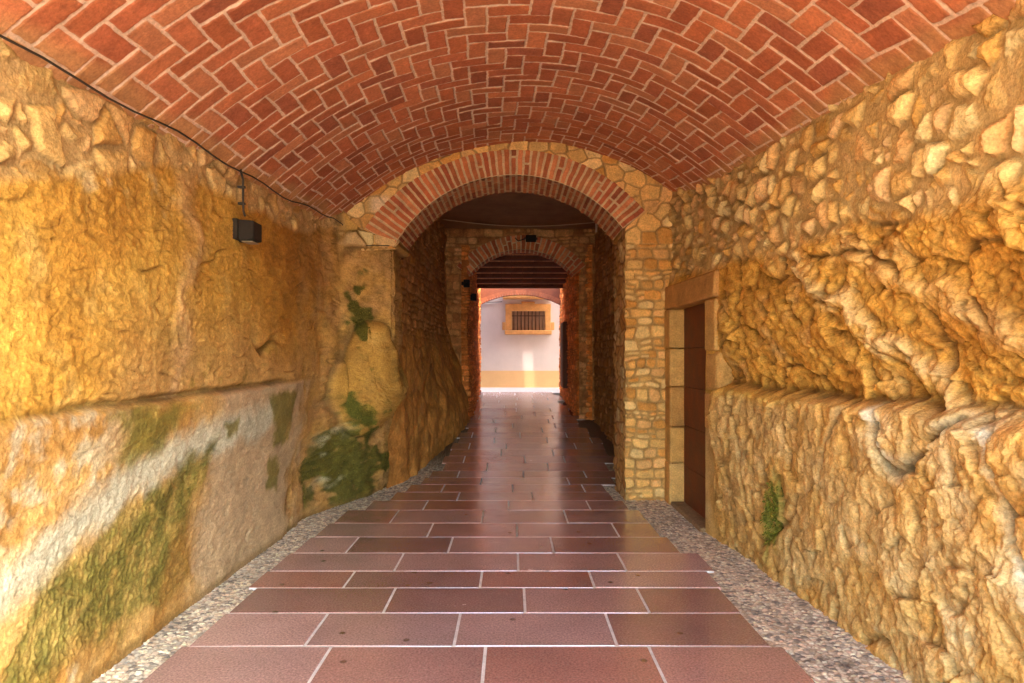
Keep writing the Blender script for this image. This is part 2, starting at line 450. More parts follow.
def right_wall():
    ys = np.concatenate([ysamples(YS, 7.46, .62, .0065)])
    for v in (DOOR_Y0, DOOR_Y1): ys[np.argmin(abs(ys - v))] = v
    tv = np.concatenate([np.linspace(0, 1, 400)])
    Y, T = np.meshgrid(ys, tv, indexing='ij')
    z = -.06 + T * (zR(Y) + .10 + .06)
    z_i = np.argmin(abs(z[0] - DOOR_Z))
    wz = ss(1.3, 2.7, z); X = (XRW(Y) + .06) * (1 - wz) + np.interp(Y, [0, 6.6, 7.5], [1.845, 1.83, 1.74]) * wz
    # rubble
    H, st, c, rr = rubble(Y, z, 50, .165, .135, 1.2)
    mcol = lin(216, 172, 112) * (1 + .2 * fbm(Y * 4, z * 4, 3, 70))[..., None]
    pinks = ss(.72, .8, rr[1])
    crub = mixc(mcol, c, st)
    # rock
    p = .83 * Y + .55 * z; q = -.55 * Y + .83 * z
    wq = q + .05 * fbm(Y * 2.5, z * 2.5, 3, 90); wp = p + .08 * fbm(Y * 2, z * 2, 2, 91)
    big = .085 * fbm(wp * .8, wq * 1.9, 3, 92)
    bl = .050 * billow(wp * 1.7, wq * 4.2, 2, 93) + .034 * billow(wp * 5.2, wq * 9.5, 2, 94) + .050 * facet(wp * 4.6, wq * 8.5, 95) + .024 * facet(wp * 11, wq * 17, 84) + .014 * billow(wp * 26, wq * 34, 2, 88)
    pock = .020 * np.clip(fbm(Y * 13, z * 13, 2, 89) - .15, 0, 1) * 2
    rock = big + bl - pock
    zl = 1.27 + .05 * fbm(Y * 1.4, Y * 0, 2, 96) + .035 * fbm(Y * 5, z * 2, 2, 97)
    low = ss(.035, -.045, z - zl)
    rib1 = seg_dist(Y + .16 * fbm(Y * 3, z * 3, 3, 98), z + .14 * fbm(Y * 3, z * 3, 3, 99), [(5.0, 2.42), (4.35, 2.10), (3.75, 1.80), (3.3, 1.52), (2.9, 1.34), (2.3, 1.20)])
    rib2 = seg_dist(Y + .14 * fbm(Y * 3, z * 3, 3, 101), z + .1 * fbm(Y * 3, z * 3, 2, 103), [(3.9, 2.25), (3.4, 1.95), (2.9, 1.72), (2.5, 1.58), (2.2, 1.50)])
    rib3 = seg_dist(Y + .05 * fbm(Y * 4, z * 4, 2, 102), z, [(2.55, 2.3), (2.45, 1.95), (2.3, 1.72)])
    up = 1 - low
    rock += up * (.045 * np.exp(-(rib1 / .05) ** 2) + .035 * np.exp(-(rib2 / .045) ** 2) + .04 * np.exp(-(rib3 / .04) ** 2)) * (.5 + billow(Y * 4, z * 4, 2, 86) * 1.6)
    rock -= up * .10 * np.exp(-((z - zl - .06) / .22) ** 2) * (.55 + .45 * ss(3.6, 5.2, Y))
    cr = np.abs(noise(wp * .9, wq * 2.4, 104)); crack = np.exp(-(cr / .035) ** 2)
    rock -= .035 * crack
    # below the ledge
    ripple = .018 * billow(Y * 7 + z * 1.5, z * 5.5, 2, 105) + .030 * facet(Y * 8 + z * 2, z * 6.5, 106) + .017 * facet(Y * 18, z * 14, 83) + .010 * billow(Y * 34, z * 30, 2, 85) + .05 * fbm(Y * 1.2, z * 1.4, 2, 107)
    nearlow = ss(4.1, 3.3, Y + .5 * (.8 - z))
    veins = .06 * billow(wp * 2.2 + 3, wq * 3.4, 2, 108) + .030 * billow(Y * 5.5, z * 3.8, 2, 109) + .045 * facet(Y * 6 + z, z * 5, 82)
    lowd = ripple * (1 - nearlow) + (veins + .022 * facet(Y * 14, z * 12, 81) + .010 * billow(Y * 13, z * 11, 2, 110) + .014 * billow(Y * 30, z * 28, 2, 87)) * nearlow
    vein = np.abs(noise(Y * 1.5 + z * .35, z * .9 - Y * .3, 111)); vcut = np.exp(-(vein / .045) ** 2)
    lowd -= .06 * vcut * nearlow + .03 * vcut * (1 - nearlow)
    lowd += .085 * ss(.0, 1.25, z) + .02
    d_rock = rock * up + lowd * low
    ccol = mixc(GOLD * np.ones(3), GOLD2 * np.ones(3), ss(-.2, .5, fbm(Y * 1.7, z * 2.2, 3, 112)))
    ccol = mixc(ccol, TAN * np.ones(3), ss(.0, .6, fbm(Y * 2.6, z * 2.6, 4, 113)) * .75)
    ccol = mixc(ccol, PALE * np.ones(3), np.clip(np.exp(-(rib1 / .05) ** 2) + .5 * np.exp(-(rib2 / .045) ** 2), 0, 1) * .7)
    ccol = mixc(ccol, BROWN * np.ones(3), .6 * crack)
    lowc = mixc(TAN * np.ones(3), lin(206, 150, 74) * np.ones(3), ss(-.3, .4, fbm(Y * 2.2, z * 2.2, 3, 114)))
    lowc = mixc(lowc, PALE * np.ones(3), ss(.0, .5, fbm(Y * 3, z * 3, 3, 115)) * (.4 + .5 * nearlow))
    greyv = ss(.16, .0, vein) * nearlow * ss(-.35, .2, fbm(Y * 3.5, z * 2.5, 3, 116))
    lowc = mixc(lowc, GREY * np.ones(3), greyv * .75)
    lowc = mixc(lowc, lin(222, 208, 192) * np.ones(3), .7 * ss(.12, .04, vein) * nearlow * ss(.12, .3, fbm(Y * 4, z * 4, 2, 117)))
    topy = np.exp(-((z - zl + .02) / .05) ** 2)
    lowc = mixc(lowc, lin(200, 150, 40) * np.ones(3), topy * .6 * ss(3.6, 4.6, Y))
    # green tuft of algae near the base
    gs = np.exp(-((Y - 4.72 + .35 * (z - .45)) / .10) ** 2 - ((z - .42) / .24) ** 2) * ss(-.5, .25, fbm(Y * 16, z * 9, 3, 118))
    lowc = mixc(lowc, lin(112, 114, 18) * np.ones(3), np.clip(gs * 2.2, 0, .95))
    crk = mixc(ccol, lowc, low)
    # where rubble ends
    zb = 2.14 + .05 * (Y - 2.5) + .16 * fbm(Y * 1.1, z * .3, 3, 119)
    m = ss(-.05, .07, z - zb)
    d = H * m + (d_rock + .02) * (1 - m)
    # the dressed frame round the door is flat
    dm = ss(.0, .14, np.maximum(np.maximum(DOOR_Y0 - .16 - Y, Y - 7.5), z - DOOR_Z - .24) + .05 * fbm(Y * 4, z * 4, 2, 120))
    d = d * dm + .055 * (1 - dm)
    col = mixc(crk, crub, m)
    stain = ss(.15, .6, fbm(Y * .8, z * .9, 3, 121)); col = col * (1 - .18 * stain)[..., None]
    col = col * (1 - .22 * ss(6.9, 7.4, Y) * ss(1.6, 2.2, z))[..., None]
    P = np.stack([X, Y, z], -1)
    nrm = grid_normals(P); 
    if nrm[10, 10, 0] > 0: nrm = -nrm
    nrm[..., 1:] *= .5
    P = P + nrm * d[..., None]
    ym = (ys[:-1] + ys[1:]) / 2; zm = (z[:-1, :-1] + z[1:, 1:]) / 2
    keep = ~((ym[:, None] > DOOR_Y0) & (ym[:, None] < DOOR_Y1) & (zm < DOOR_Z))
    col = crevice_shade(col, d, 4, 20, .45, 1.14)
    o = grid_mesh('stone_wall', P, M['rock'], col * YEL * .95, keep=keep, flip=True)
    gm = np.clip(gs * 1.5, 0, 1) * dm
    tag(o, 'rough golden wall with protruding rubble stones, a rock ledge and a dark narrow door', 'wall')
    return o, P, nrm, gm
rw, PR, NR, GMR = right_wall()

# dressed stones, door
def block(mb, x0, x1, y0, y1, z0, z1, c, bev=.012):
    mb.box(x0, x1, y0, y1, z0, z1, c * random.uniform(.9, 1.08), bev, 2)
fr = MB()
zz = [-.03, .42, .80, 1.22, 1.62, 2.035]
JC = [lin(200, 150, 72), lin(204, 156, 82), lin(192, 138, 64), lin(200, 152, 76)]
for a, b in zip(zz[:-1], zz[1:]):
    block(fr, 1.648 + random.uniform(-.006, .006), 1.95, DOOR_Y1 + random.uniform(-.01, .01), 7.385, a + .004, b - .004, random.choice(JC), .016)
zz = [.9, 1.22, 1.58, 2.035]
for i, (a, b) in enumerate(zip(zz[:-1], zz[1:])):
    w = (.16, .30, .24)[i]
    fr.hexa([(1.693 + .09 * w, DOOR_Y0 - w, a), (1.95, DOOR_Y0 - w, a), (1.95, DOOR_Y0, a), (1.693, DOOR_Y0, a),
             (1.693 + .09 * w, DOOR_Y0 - w, b - .008), (1.95, DOOR_Y0 - w, b - .008), (1.95, DOOR_Y0, b - .008), (1.693, DOOR_Y0, b - .008)],
            random.choice(JC) * .95, .05 if i == 1 else .02, 3)
fr.build('jamb', M['stone'], None).parent = rw
ln = MB(); ln.hexa([(1.705, DOOR_Y0 - .22, 2.039), (1.95, DOOR_Y0 - .22, 2.039), (1.95, 7.385, 2.039), (1.645, 7.385, 2.039),
                    (1.722, DOOR_Y0 - .22, 2.27), (1.95, DOOR_Y0 - .22, 2.27), (1.95, 7.385, 2.29), (1.65, 7.385, 2.29)], lin(190, 138, 68), .02, 3)
ln.build('lintel', M['stone']).parent = rw
dd = MB()
zz = [.0, .40, .82, 1.22, 1.62, DOOR_Z - .004]
for a, b in zip(zz[:-1], zz[1:]):
    dd.box(1.80, 1.84, DOOR_Y0 + .004, DOOR_Y1 - .004, a + .0015, b - .0015, lin(112, 54, 24) * random.uniform(.92, 1.06), .004, 2)
dd.box(1.841, 1.88, DOOR_Y0, DOOR_Y1, -.02, DOOR_Z, lin(50, 24, 10))
door = dd.build('door', M['wood']); door.parent = rw; door['label'] = 'dark reddish panelled door set back between pale jamb stones'
th = MB(); th.box(1.66, 1.95, DOOR_Y0, DOOR_Y1, -.05, .02, lin(150, 120, 84), .01)
th.build('threshold', M['stone']).parent = rw

# ------------------------------------------------------------------ left wall: smoother rock, moss, rubble at the top
def lw(x, y):
    Y = 1.84 * F / (512 - x); return (Y, 1.5 - (y - 360) * Y / F)
U_UP = [(-1.90, -3), (-1.89, 2.2), (-1.90, 6.95), (-1.80, 7.26), (-1.56, 7.39), (-1.30, 7.42), (-1.26, 7.50), (-1.25, 8.10)]
U_LO = [(-1.98, -3), (-1.97, 2.2), (-1.94, 6.5), (-1.80, 7.05), (-1.63, 7.42), (-1.50, 7.85), (-1.47, 7.98), (-1.40, 8.35)]
UU = [-3, 2.2, 7.1, 7.4, 7.7, 7.95, 8.06, 8.66]

def left_wall():
    us = np.concatenate([ysamples(YS, 6.6, .62, .0065), np.arange(6.62, 8.665, .012)])
    us[-1] = 8.66
    tv = np.linspace(0, 1, 400)
    Uu, T = np.meshgrid(us, tv, indexing='ij')
    ytop = np.interp(Uu, UU, [p[1] for p in U_UP])
    ztop = np.minimum(zL(np.minimum(ytop, 7.4)) + .08, 9)
    ztop = np.where(Uu > 7.4, np.interp(Uu, [7.4, 7.5, 7.95, 8.66], [3.10, 2.95, 2.80, 2.80]), ztop)
    z = -.06 + T * (ztop + .06)
    w = ss(.15, 1.75, z + .25 * fbm(Uu * 1.5, z * 1.5, 2, 7))
    kb = ss(6.0, 7.0, Uu); w = ss(.2, 1.4, z) * (1 - kb) + w * kb
    gx = lambda pts, k: np.interp(Uu, UU, [p[k] for p in pts])
    X = gx(U_LO, 0) * (1 - w) + gx(U_UP, 0) * w; Y = gx(U_LO, 1) * (1 - w) + gx(U_UP, 1) * w
    P = np.stack([X, Y, z], -1)
    U = Uu
    # rock relief
    wu = U + .05 * fbm(U * 1.5, z * 1.5, 2, 201); wz = z + .06 * fbm(U * 1.8, z * 1.8, 3, 202)
    d = .060 * fbm(U * .8, z * .9, 3, 203) + .012 * billow(wu * 1.6, wz * 4.5, 3, 204) + .012 * billow(wu * 8, wz * 17, 2, 205)
    d += .009 * fbm(U * 20, z * 26, 4, 206) + .009 * facet(wu * 4.5, wz * 11, 192) + .006 * facet(wu * 11, wz * 22, 191) + .006 * billow(U * 15, z * 28, 2, 199)
    nearf = ss(5.2, 3.0, U)
    d += .012 * nearf * billow(wu * 4.5, wz * 14, 2, 207)
    cr = np.abs(noise(wu * 1.1, wz * 5.5, 208)); sel = ss(.2, .45, noise(U * 2.3, z * 3.1, 209))
    crack = np.exp(-(cr / .04) ** 2) * sel
    d -= .016 * crack
    c2 = np.abs(noise(wu * 2.4, wz * 13, 193)); chip = np.exp(-(c2 / .05) ** 2) * ss(.2, .45, noise(U * 5.1, z * 7.5, 194)) * ss(6.4, 5.0, U)
    d -= .010 * chip; crack = np.clip(.5 * crack + .7 * chip, 0, 1)
    vr = np.exp(-((U - 4.05 - .12 * (z - 1.8) + .35 * fbm(U * 1.2, z * 1.6, 3, 195)) / .06) ** 2)
    d += .02 * vr * ss(1.3, 1.6, z)
    zl = 1.27 + .012 * (U - 3) + .02 * fbm(U * 2, U * 0, 3, 210)
    pier = ss(6.25, 7.1, U + 1.0 * fbm(U * 1.8, z * 1.8, 4, 198))
    low = ss(.02, -.025, z - zl) * (1 - pier)
    d = (d * .8 - .035) * (1 - .35 * low)
    d += .022 * low * ss(0, 1.2, z) * ss(6.3, 4.8, U) - ss(6.5, 5.4, U) * ss(2.5, 3.2, U) * .045 * np.exp(-((z - zl - .015) / .022) ** 2) * (1 - pier) * (.5 + .5 * ss(-.4, .3, noise(U * 2.2, U * 0, 211)))
    notch = np.exp(-((U - 5.55) / .22) ** 2 - ((z - 1.62 - .05 * np.sin(U * 9)) / .035) ** 2); d -= .09 * notch
    # boulder on the pier
    bx = (X + 1.55) / .30; bz = (z - 1.30 - .10 * (X + 1.55) / .3) / .62
    rb = bx * bx * (1 + .0) + bz * bz + .18 * fbm(X * 3, z * 3, 2, 212)
    bld = np.sqrt(np.clip(1 - rb, 0, 1)) * ss(7.0, 7.25, U)
    d += .27 * bld * ss(8.62, 8.3, U)
    d += pier * (-.03 + .05 * billow(X * 4, z * 3, 3, 213) + .06 * fbm(X * 2.2 + Y, z * 1.7, 3, 197))
    # rubble above
    zb = np.interp(U, [0, 2.5, 3.1, 4.1, 4.7, 5.5, 6.6, 7.1, 7.5, 9], [2.1, 2.15, 2.36, 2.60, 2.57, 2.62, 2.70, 2.85, 2.95, 2.9]) + .07 * fbm(U * 2.2, z * .5, 2, 214)
    H, st, c, rr = rubble(U, z, 230, .21, .17, .8)
    m = ss(-.03, .05, z - zb) * (1 - ss(7.3, 7.45, U))
    lim = np.minimum(H, .040)
    d = d * (1 - m) + (lim - .030 + .5 * d) * m
    mort = lin(212, 164, 108) * np.ones(3)
    crub = mixc(mort, c * np.array([.96, .90, .88]), st * .8)
    # colours
    n1 = fbm(U * 1.1, z * 1.3, 4, 220); n2 = fbm(U * 3.1, z * 3.6, 4, 221); n3 = fbm(U * 9, z * 9, 3, 222)
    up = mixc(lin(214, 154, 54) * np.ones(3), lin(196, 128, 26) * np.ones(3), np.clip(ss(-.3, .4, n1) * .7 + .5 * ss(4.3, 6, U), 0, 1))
    up = mixc(up, lin(222, 172, 92) * np.ones(3), ss(.05, .5, n2) * .6 * ss(6.2, 3.5, U))
    up = mixc(up, lin(196, 142, 84) * np.ones(3), np.clip(ss(1.95, 1.35, z + .25 * n1) * ss(3.0, 3.6, U) * .75, 0, 1))
    up = mixc(up, PINK * np.ones(3), np.clip(vr, 0, 1) * .55)
    up = mixc(up, WHITE * np.ones(3), ss(.25, .5, n2) * np.exp(-((U - 3.5) / .5) ** 2 - ((z - 2.3) / .2) ** 2) * .7)
    up = mixc(up, lin(150, 88, 24) * np.ones(3), .7 * crack)
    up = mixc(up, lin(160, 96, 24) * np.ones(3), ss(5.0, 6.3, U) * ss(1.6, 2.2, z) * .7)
    lo = mixc(lin(206, 150, 84) * np.ones(3), lin(190, 128, 56) * np.ones(3), ss(-.3, .3, n2))
    lo = mixc(lo, lin(196, 158, 128) * np.ones(3), ss(4.3, 4.7, U + .3 * n2) * .9)
    lo = mixc(lo, lin(200, 176, 152) * np.ones(3), ss(.1, .4, n1 + .4 * n3) * ss(3.6, 3.0, U) * .8)
    wb = seg_dist(U + .12 * n2 + .05 * n3, z + .10 * n2, [lw(-40, 640), lw(40, 590), lw(100, 528), lw(165, 470), lw(225, 438), lw(285, 416)])
    lo = mixc(lo, lin(204, 186, 168) * np.ones(3), ss(.19, .03, wb - .05 * n3 - .05 * n2) * .95)
    def patch(pts, soft=.08, amp=.14):
        return ss(-soft * .4, soft, poly_sd(U + amp * n2 + .05 * n3, z + amp * .8 * fbm(U * 3, z * 3, 3, 224) + .05 * n3, [lw(*p) for p in pts]))
    ms = patch([(240, 430), (190, 474), (146, 514), (96, 546), (62, 604), (40, 690), (100, 690), (112, 664), (164, 622), (212, 586), (233, 566), (228, 530), (222, 494), (243, 440)])
    mcol = mixc(lin(148, 122, 50) * np.ones(3), lin(104, 92, 28) * np.ones(3), ss(-.3, .3, n2 * .6 + n3 * .7))
    mcol = mixc(mcol, lin(170, 110, 40) * np.ones(3), ss(.15, .6, n1 + .5 * ss(.6, .1, z)) * .6)
    ms = ms * (.72 + .28 * ss(-.5, .1, n3 + .4 * n2)); d += .012 * ms * low * (.5 + fbm(U * 45, z * 45, 3, 196))
    lo = mixc(lo, mcol, ms * .93)
    m2 = np.maximum(patch([(118, 409), (214, 402), (205, 420), (188, 440), (160, 470), (130, 462), (140, 436)], .09), patch([(282, 392), (312, 388), (310, 440), (296, 444)], .05, .06))
    m2 = np.maximum(m2, patch([(240, 420), (254, 414), (256, 432), (246, 436)], .04, .04))
    m2 = np.maximum(m2, patch([(292, 452), (306, 450), (308, 480), (297, 482)], .05, .05))
    lo = mixc(lo, lin(124, 106, 30) * np.ones(3), m2 * .85)
    up = mixc(up, lin(140, 108, 26) * np.ones(3), ss(.2, .45, fbm(U * 4, z * 4, 3, 226)) * .55 * ss(1.9, 1.45, z) * ss(3.4, 4.2, U))
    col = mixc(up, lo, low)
    # pier colours, by true position
    pc = mixc(lin(200, 142, 68) * np.ones(3), lin(190, 134, 76) * np.ones(3), ss(-.3, .3, n2))
    pc = mixc(pc, lin(176, 122, 40) * np.ones(3), ss(.0, .35, bld) * .8)
    pc = mixc(pc, lin(214, 160, 78) * np.ones(3), np.exp(-((X + 1.5) / .12) ** 2 - ((z - 1.72) / .10) ** 2) * .8)
    gz = fbm(X * 5 + Y, z * 5, 3, 227)
    g1 = ss(.0, .25, .55 - np.abs((X + 1.64) / .13) * .5 - np.abs((z - 1.95) / .34) * .4 + .8 * gz) * ss(7.3, 7.45, U)
    g2 = ss(.0, .3, .75 - np.abs((X + 1.74) / .30) * .5 - np.abs((z - .36) / .52) * .5 + .9 * gz) * ss(6.95, 7.1, U)
    g3 = ss(.0, .3, .4 - np.abs((X + 1.62) / .3) * .5 - np.abs((z - .95) / .3) * .5 + .8 * gz) * ss(6.95, 7.1, U)
    pc = mixc(pc, lin(126, 104, 22) * np.ones(3), g3 * .8)
    pc = mixc(pc, MOSSD * np.ones(3), np.clip(g1 + g2, 0, 1) * .9)
    whitish = ss(.1, .4, fbm(X * 6, z * 6 + 3, 3, 228)) * np.exp(-((X + 1.82) / .08) ** 2 - ((z - .55) / .4) ** 2)
    pc = mixc(pc, lin(200, 180, 150) * np.ones(3), whitish * .9)
    col = mixc(col, pc, pier)
    # upper course of rubble on the pier face
    e, r4, _, _ = worley(X / .20 + .3 * noise(X * 4, z * 4, 229), z / .17, 233, .85)
    pm = ss(7.36, 7.44, U) * ss(2.70, 2.74, z)
    st4 = ss(.03, .10, e)
    col = mixc(col, mixc(lin(170, 122, 60) * np.ones(3), pal(r4[1], STONES), st4), pm)
    d = d * (1 - pm) + pm * (.02 + .03 * st4 ** .5 * (.5 + r4[0]))
    col = mixc(col, crub, m)
    col = mixc(col, lin(120, 84, 40) * np.ones(3), .6 * ss(.06, .0, z) )
    nrm = grid_normals(P)
    if nrm[10, 10, 0] < 0: nrm = -nrm
    P = P + nrm * d[..., None]
    col = crevice_shade(col, d, 4, 20, .55, 1.1)
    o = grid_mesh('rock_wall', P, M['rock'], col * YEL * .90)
    tag(o, 'smooth ochre rock wall streaked with green moss and white salts, rubble stones along its top', 'wall')
    gm = np.clip(g1 + g2 + .8 * g3, 0, 1) * pier * ss(8.5, 8.3, U)
    return P, nrm, gm
PL, NL, GML = left_wall()

def leaf_cover(name, pts, nrms, mat, lo, hi, lift, lean, cols, n=1):
    me_v, me_f, me_c = [], [], []
    for p, q in zip(pts, nrms):
        q = Vector(q); p = Vector(p)
        t = q.orthogonal().normalized(); t.rotate(__import__('mathutils').Quaternion(q, random.uniform(0, 6.283))); b = q.cross(t)
        L_ = random.uniform(lo, hi); w = L_ * random.uniform(.28, .5)
        up = (t + q * random.uniform(.2, lean) + Vector((0, 0, -.25))).normalized()
        o_ = p + q * random.uniform(0, lift); i0 = len(me_v)
        me_v += [o_, o_ + up * L_ * .5 + b * w * .5 + q * L_ * .1, o_ + up * L_, o_ + up * L_ * .5 - b * w * .5 + q * L_ * .1]
        me_f.append((i0, i0 + 1, i0 + 2, i0 + 3))
        c = random.choice(cols) * random.uniform(.6, 1.3); me_c += [(*c, 1)] * 4
    me = bpy.data.meshes.new(name); me.from_pydata([tuple(v) for v in me_v], [], me_f)
    a = me.color_attributes.new('col', 'FLOAT_COLOR', 'POINT'); a.data.foreach_set('color', np.array(me_c, np.float32).ravel())
    me.materials.append(mat); o = bpy.data.objects.new(name, me); return link(o)
M['moss'] = surf_mat('moss_leaves', .8, .3, 20, 90, .1, .002)
ii = np.argwhere(GML > .55); ii = ii[rng.permutation(len(ii))[:5200]]
o = leaf_cover('moss', [PL[i, j] for i, j in ii], [NL[i, j] for i, j in ii], M['moss'], .008, .020, .008, 1.0, [lin(96, 90, 18), lin(78, 80, 14), lin(120, 108, 28), lin(64, 68, 14)])
tag(o, 'dark green moss clinging to the rock pier at the left foot of the brick arch', 'moss', kind='stuff')

ii = np.argwhere(GMR > .42); ii = ii[rng.permutation(len(ii))[:900]]
o = leaf_cover('moss', [PR[i, j] for i, j in ii], [NR[i, j] / (np.linalg.norm(NR[i, j]) + 1e-9) for i, j in ii], M['moss'], .012, .034, .006, 1.2, [lin(112, 116, 20), lin(92, 100, 16), lin(140, 134, 40)])
tag(o, 'small bright green tuft of moss low on the right wall above the pebbles', 'moss', kind='stuff')

# ------------------------------------------------------------------ herringbone vault
def herring(s, t, w):
    """2:1 herringbone, brick width w: distance to the brick edge and random numbers"""
    i = np.floor(s / w); j = np.floor(t / w); fs = s / w - i; ft = t / w - j
    k = np.mod(i - j, 4)
    hor = k < 1.5
    i0 = np.where(k == 1, i - 1, i); j0 = np.where(k == 2, j - 1, j)
    a = np.where(hor, (s / w - i0) / 2, fs); b = np.where(hor, ft, (t / w - j0) / 2)
    ea = np.minimum(a, 1 - a) * np.where(hor, 2, 1) * w; eb = np.minimum(b, 1 - b) * np.where(hor, 1, 2) * w
    return np.minimum(ea, eb), [h01(i0, j0, 300 + q + 50 * 0) for q in range(5)], a - .5, b - .5, hor

TERRA = [lin(190, 110, 68), lin(184, 102, 62), lin(196, 116, 70), lin(176, 96, 58), lin(196, 124, 80), lin(186, 104, 60), lin(168, 94, 62)]
def vault():
    ys = np.concatenate([np.arange(YS, 2.4, .03), np.arange(2.4, 7.47, .0085)]); ys[-1] = 7.47
    xs = np.linspace(-1.99, 1.93, 560)
    Y, X = np.meshgrid(ys, xs, indexing='ij')
    def vz(X, Y):
        ch = zL(Y) + (zR(Y) - zL(Y)) * (X + 1.88) / 3.66
        c0 = zL(Y) + (zR(Y) - zL(Y)) * 1.88 / 3.66
        half = np.where(X < 0, 1.88, 1.78)
        return ch + (zC(Y) - c0) * (1 - np.abs(X / half) ** 2.15)
    z = vz(X, Y) + .015 * fbm(X * 1.2, Y * 1.2, 2, 301)
    xr = np.linspace(-2.1, 2.1, 3000); zr = vz(xr, 5.0 + 0 * xr); sr = np.concatenate([[0], np.cumsum(np.hypot(np.diff(xr), np.diff(zr)))])
    S = np.interp(X, xr, sr)
    Sw = S + .010 * fbm(S * 3, Y * 3, 2, 302) + .0035 * noise(S * 26, Y * 26, 303); Yw = Y + .010 * fbm(S * 3, Y * 3, 2, 304) + .0035 * noise(S * 26, Y * 26, 305)
    e, r, a, b, hor = herring(Sw + .035 * Yw, Yw - .035 * Sw, .133)
    e = e + .0045 * (r[3] - .6)
    sd = (e - .0050) / .007
    prof = ss(-.1, 1.0, sd)
    d = prof * (.003 + .005 * r[0] + .014 * (a * (r[1] - .5) + b * (r[2] - .5))) + .002 * fbm(S * 25, Y * 25, 2, 306)
    c = pal(r[4], TERRA) * (.9 + .22 * r[2])[..., None]
    cement = ss(.10, .02, np.minimum(X + 1.88, 1.80 - X) + .05 * fbm(Y * 3, X * 3, 2, 307))
    c = mixc(c, lin(190, 140, 84) * np.ones(3), cement * .75)
    pale = ss(.2, .6, fbm(S * 1.5, Y * 1.5, 4, 308)); c = mixc(c, lin(196, 128, 84) * np.ones(3), pale * .35)
    smear = ss(1.6, .4, sd) * ss(.0, .5, fbm(S * 8, Y * 8, 3, 309)); c = mixc(c, lin(206, 156, 112) * np.ones(3), smear * .6)
    P = np.stack([X, Y, z], -1); nrm = grid_normals(P)
    if nrm[20, 200, 2] > 0: nrm = -nrm
    P = P + nrm * d[..., None]
    o = grid_mesh('brick_vault', P, M['vault'], c, np.clip(sd, -1, 2))
    tag(o, 'low barrel vault of red tiles laid in herringbone over the near passage', 'vault')
    return vz
vz = vault()

# ------------------------------------------------------------------ first arch: ring, soffit, face
BR = [lin(190, 106, 56), lin(178, 92, 48), lin(198, 118, 66), lin(164, 82, 44), lin(184, 100, 52)]
def circ(xl, zl, xr, zr, zc):
    """circle through two springings and a crown height (crown half way)"""
    xm = (xl + xr) / 2; zm = (zl + zr) / 2; h = (xr - xl) / 2; rise = zc - zm
    rad = (h * h + rise * rise) / (2 * rise)
    return xm, zc - rad, rad

def arch_ring(name, parent, cx, cz, rad, a0, a1, thick, yf, pitch, proud=.012, seed=400, soffit=None, cross=True, tint=1.0, res=.008):
    """voussoir ring on the face (and its soffit as a second grid)"""
    ang = np.linspace(a0, a1, int(abs(a1 - a0) * rad / res))
    rr = np.linspace(0, 1, 46)
    A, T = np.meshgrid(ang, rr, indexing='ij')
    th = np.interp(A, np.linspace(min(a0, a1), max(a0, a1), len(thick)), thick[::-1] if a0 > a1 else thick)
    rad_ = rad + T * th
    n = round(abs(a1 - a0) * rad / pitch)
    s = (A - a0) / (a1 - a0) * n + .10 * noise(A * 6, T * 2, seed) + .03 * noise(A * 30, T * 8, seed + 1)
    i = np.floor(s); f = s - i
    r1 = h01(i, i * 0, seed + 2); r2 = h01(i, i * 0 + 1, seed + 3)
    e = (np.minimum(f, 1 - f)) * pitch
    hasx = (r2 < .28) & cross
    ex = np.abs(T - (.35 + .35 * r1)) * th
    half = np.where(hasx & (T > .35 + .35 * r1), 1, 0)
    e = np.where(hasx, np.minimum(e, ex), e)
    e = np.minimum(e, np.minimum(T, 1 - T) * th + .006)
    sd = (e - .0088) / .006
    c = pal(h01(i, half, seed + 4), BR) * (.75 + .45 * h01(i, half, seed + 5))[..., None] * tint
    P = np.stack([cx + rad_ * np.cos(A), yf - proud - 0 * A, cz + rad_ * np.sin(A)], -1)
    P[..., 1] -= ss(0, 1, sd) * (.008 + .008 * r1) + .004 * noise(A * 40, T * 12, seed + 6)
    P[:, -1, 1] += .05
    o = grid_mesh(name, P, M['brick'], c, np.clip(sd, -1, 2), flip=(a0 < a1))
    o.parent = parent
    if soffit:
        ysf = np.linspace(0, soffit, int(soffit / .009))
        A2, V = np.meshgrid(ang, ysf, indexing='ij')
        s2 = (A2 - a0) / (a1 - a0) * n + .10 * noise(A2 * 6, V * 0, seed)
        i2 = np.floor(s2); f2 = s2 - i2
        sh = h01(i2, i2 * 0, seed + 7)
        v2 = (V + sh * .28) / .28; j2 = np.floor(v2); g2 = v2 - j2
        e2 = np.minimum(np.minimum(f2, 1 - f2) * pitch, np.minimum(g2, 1 - g2) * .28)
        sd2 = (e2 - .0095) / .007
        rad2 = rad - ss(0, 1, sd2) * .010 + .004 * noise(A2 * 30, V * 25, seed + 8)
        c2 = pal(h01(i2, j2, seed + 9), BR) * (.7 + .4 * h01(i2, j2, seed + 10))[..., None] * tint
        Q = np.stack([cx + rad2 * np.cos(A2), yf - proud + V, cz + rad2 * np.sin(A2)], -1)
        q = grid_mesh('soffit', Q, M['brick'], c2, np.clip(sd2, -1, 2), flip=(a0 > a1))
        q.parent = parent
    return o

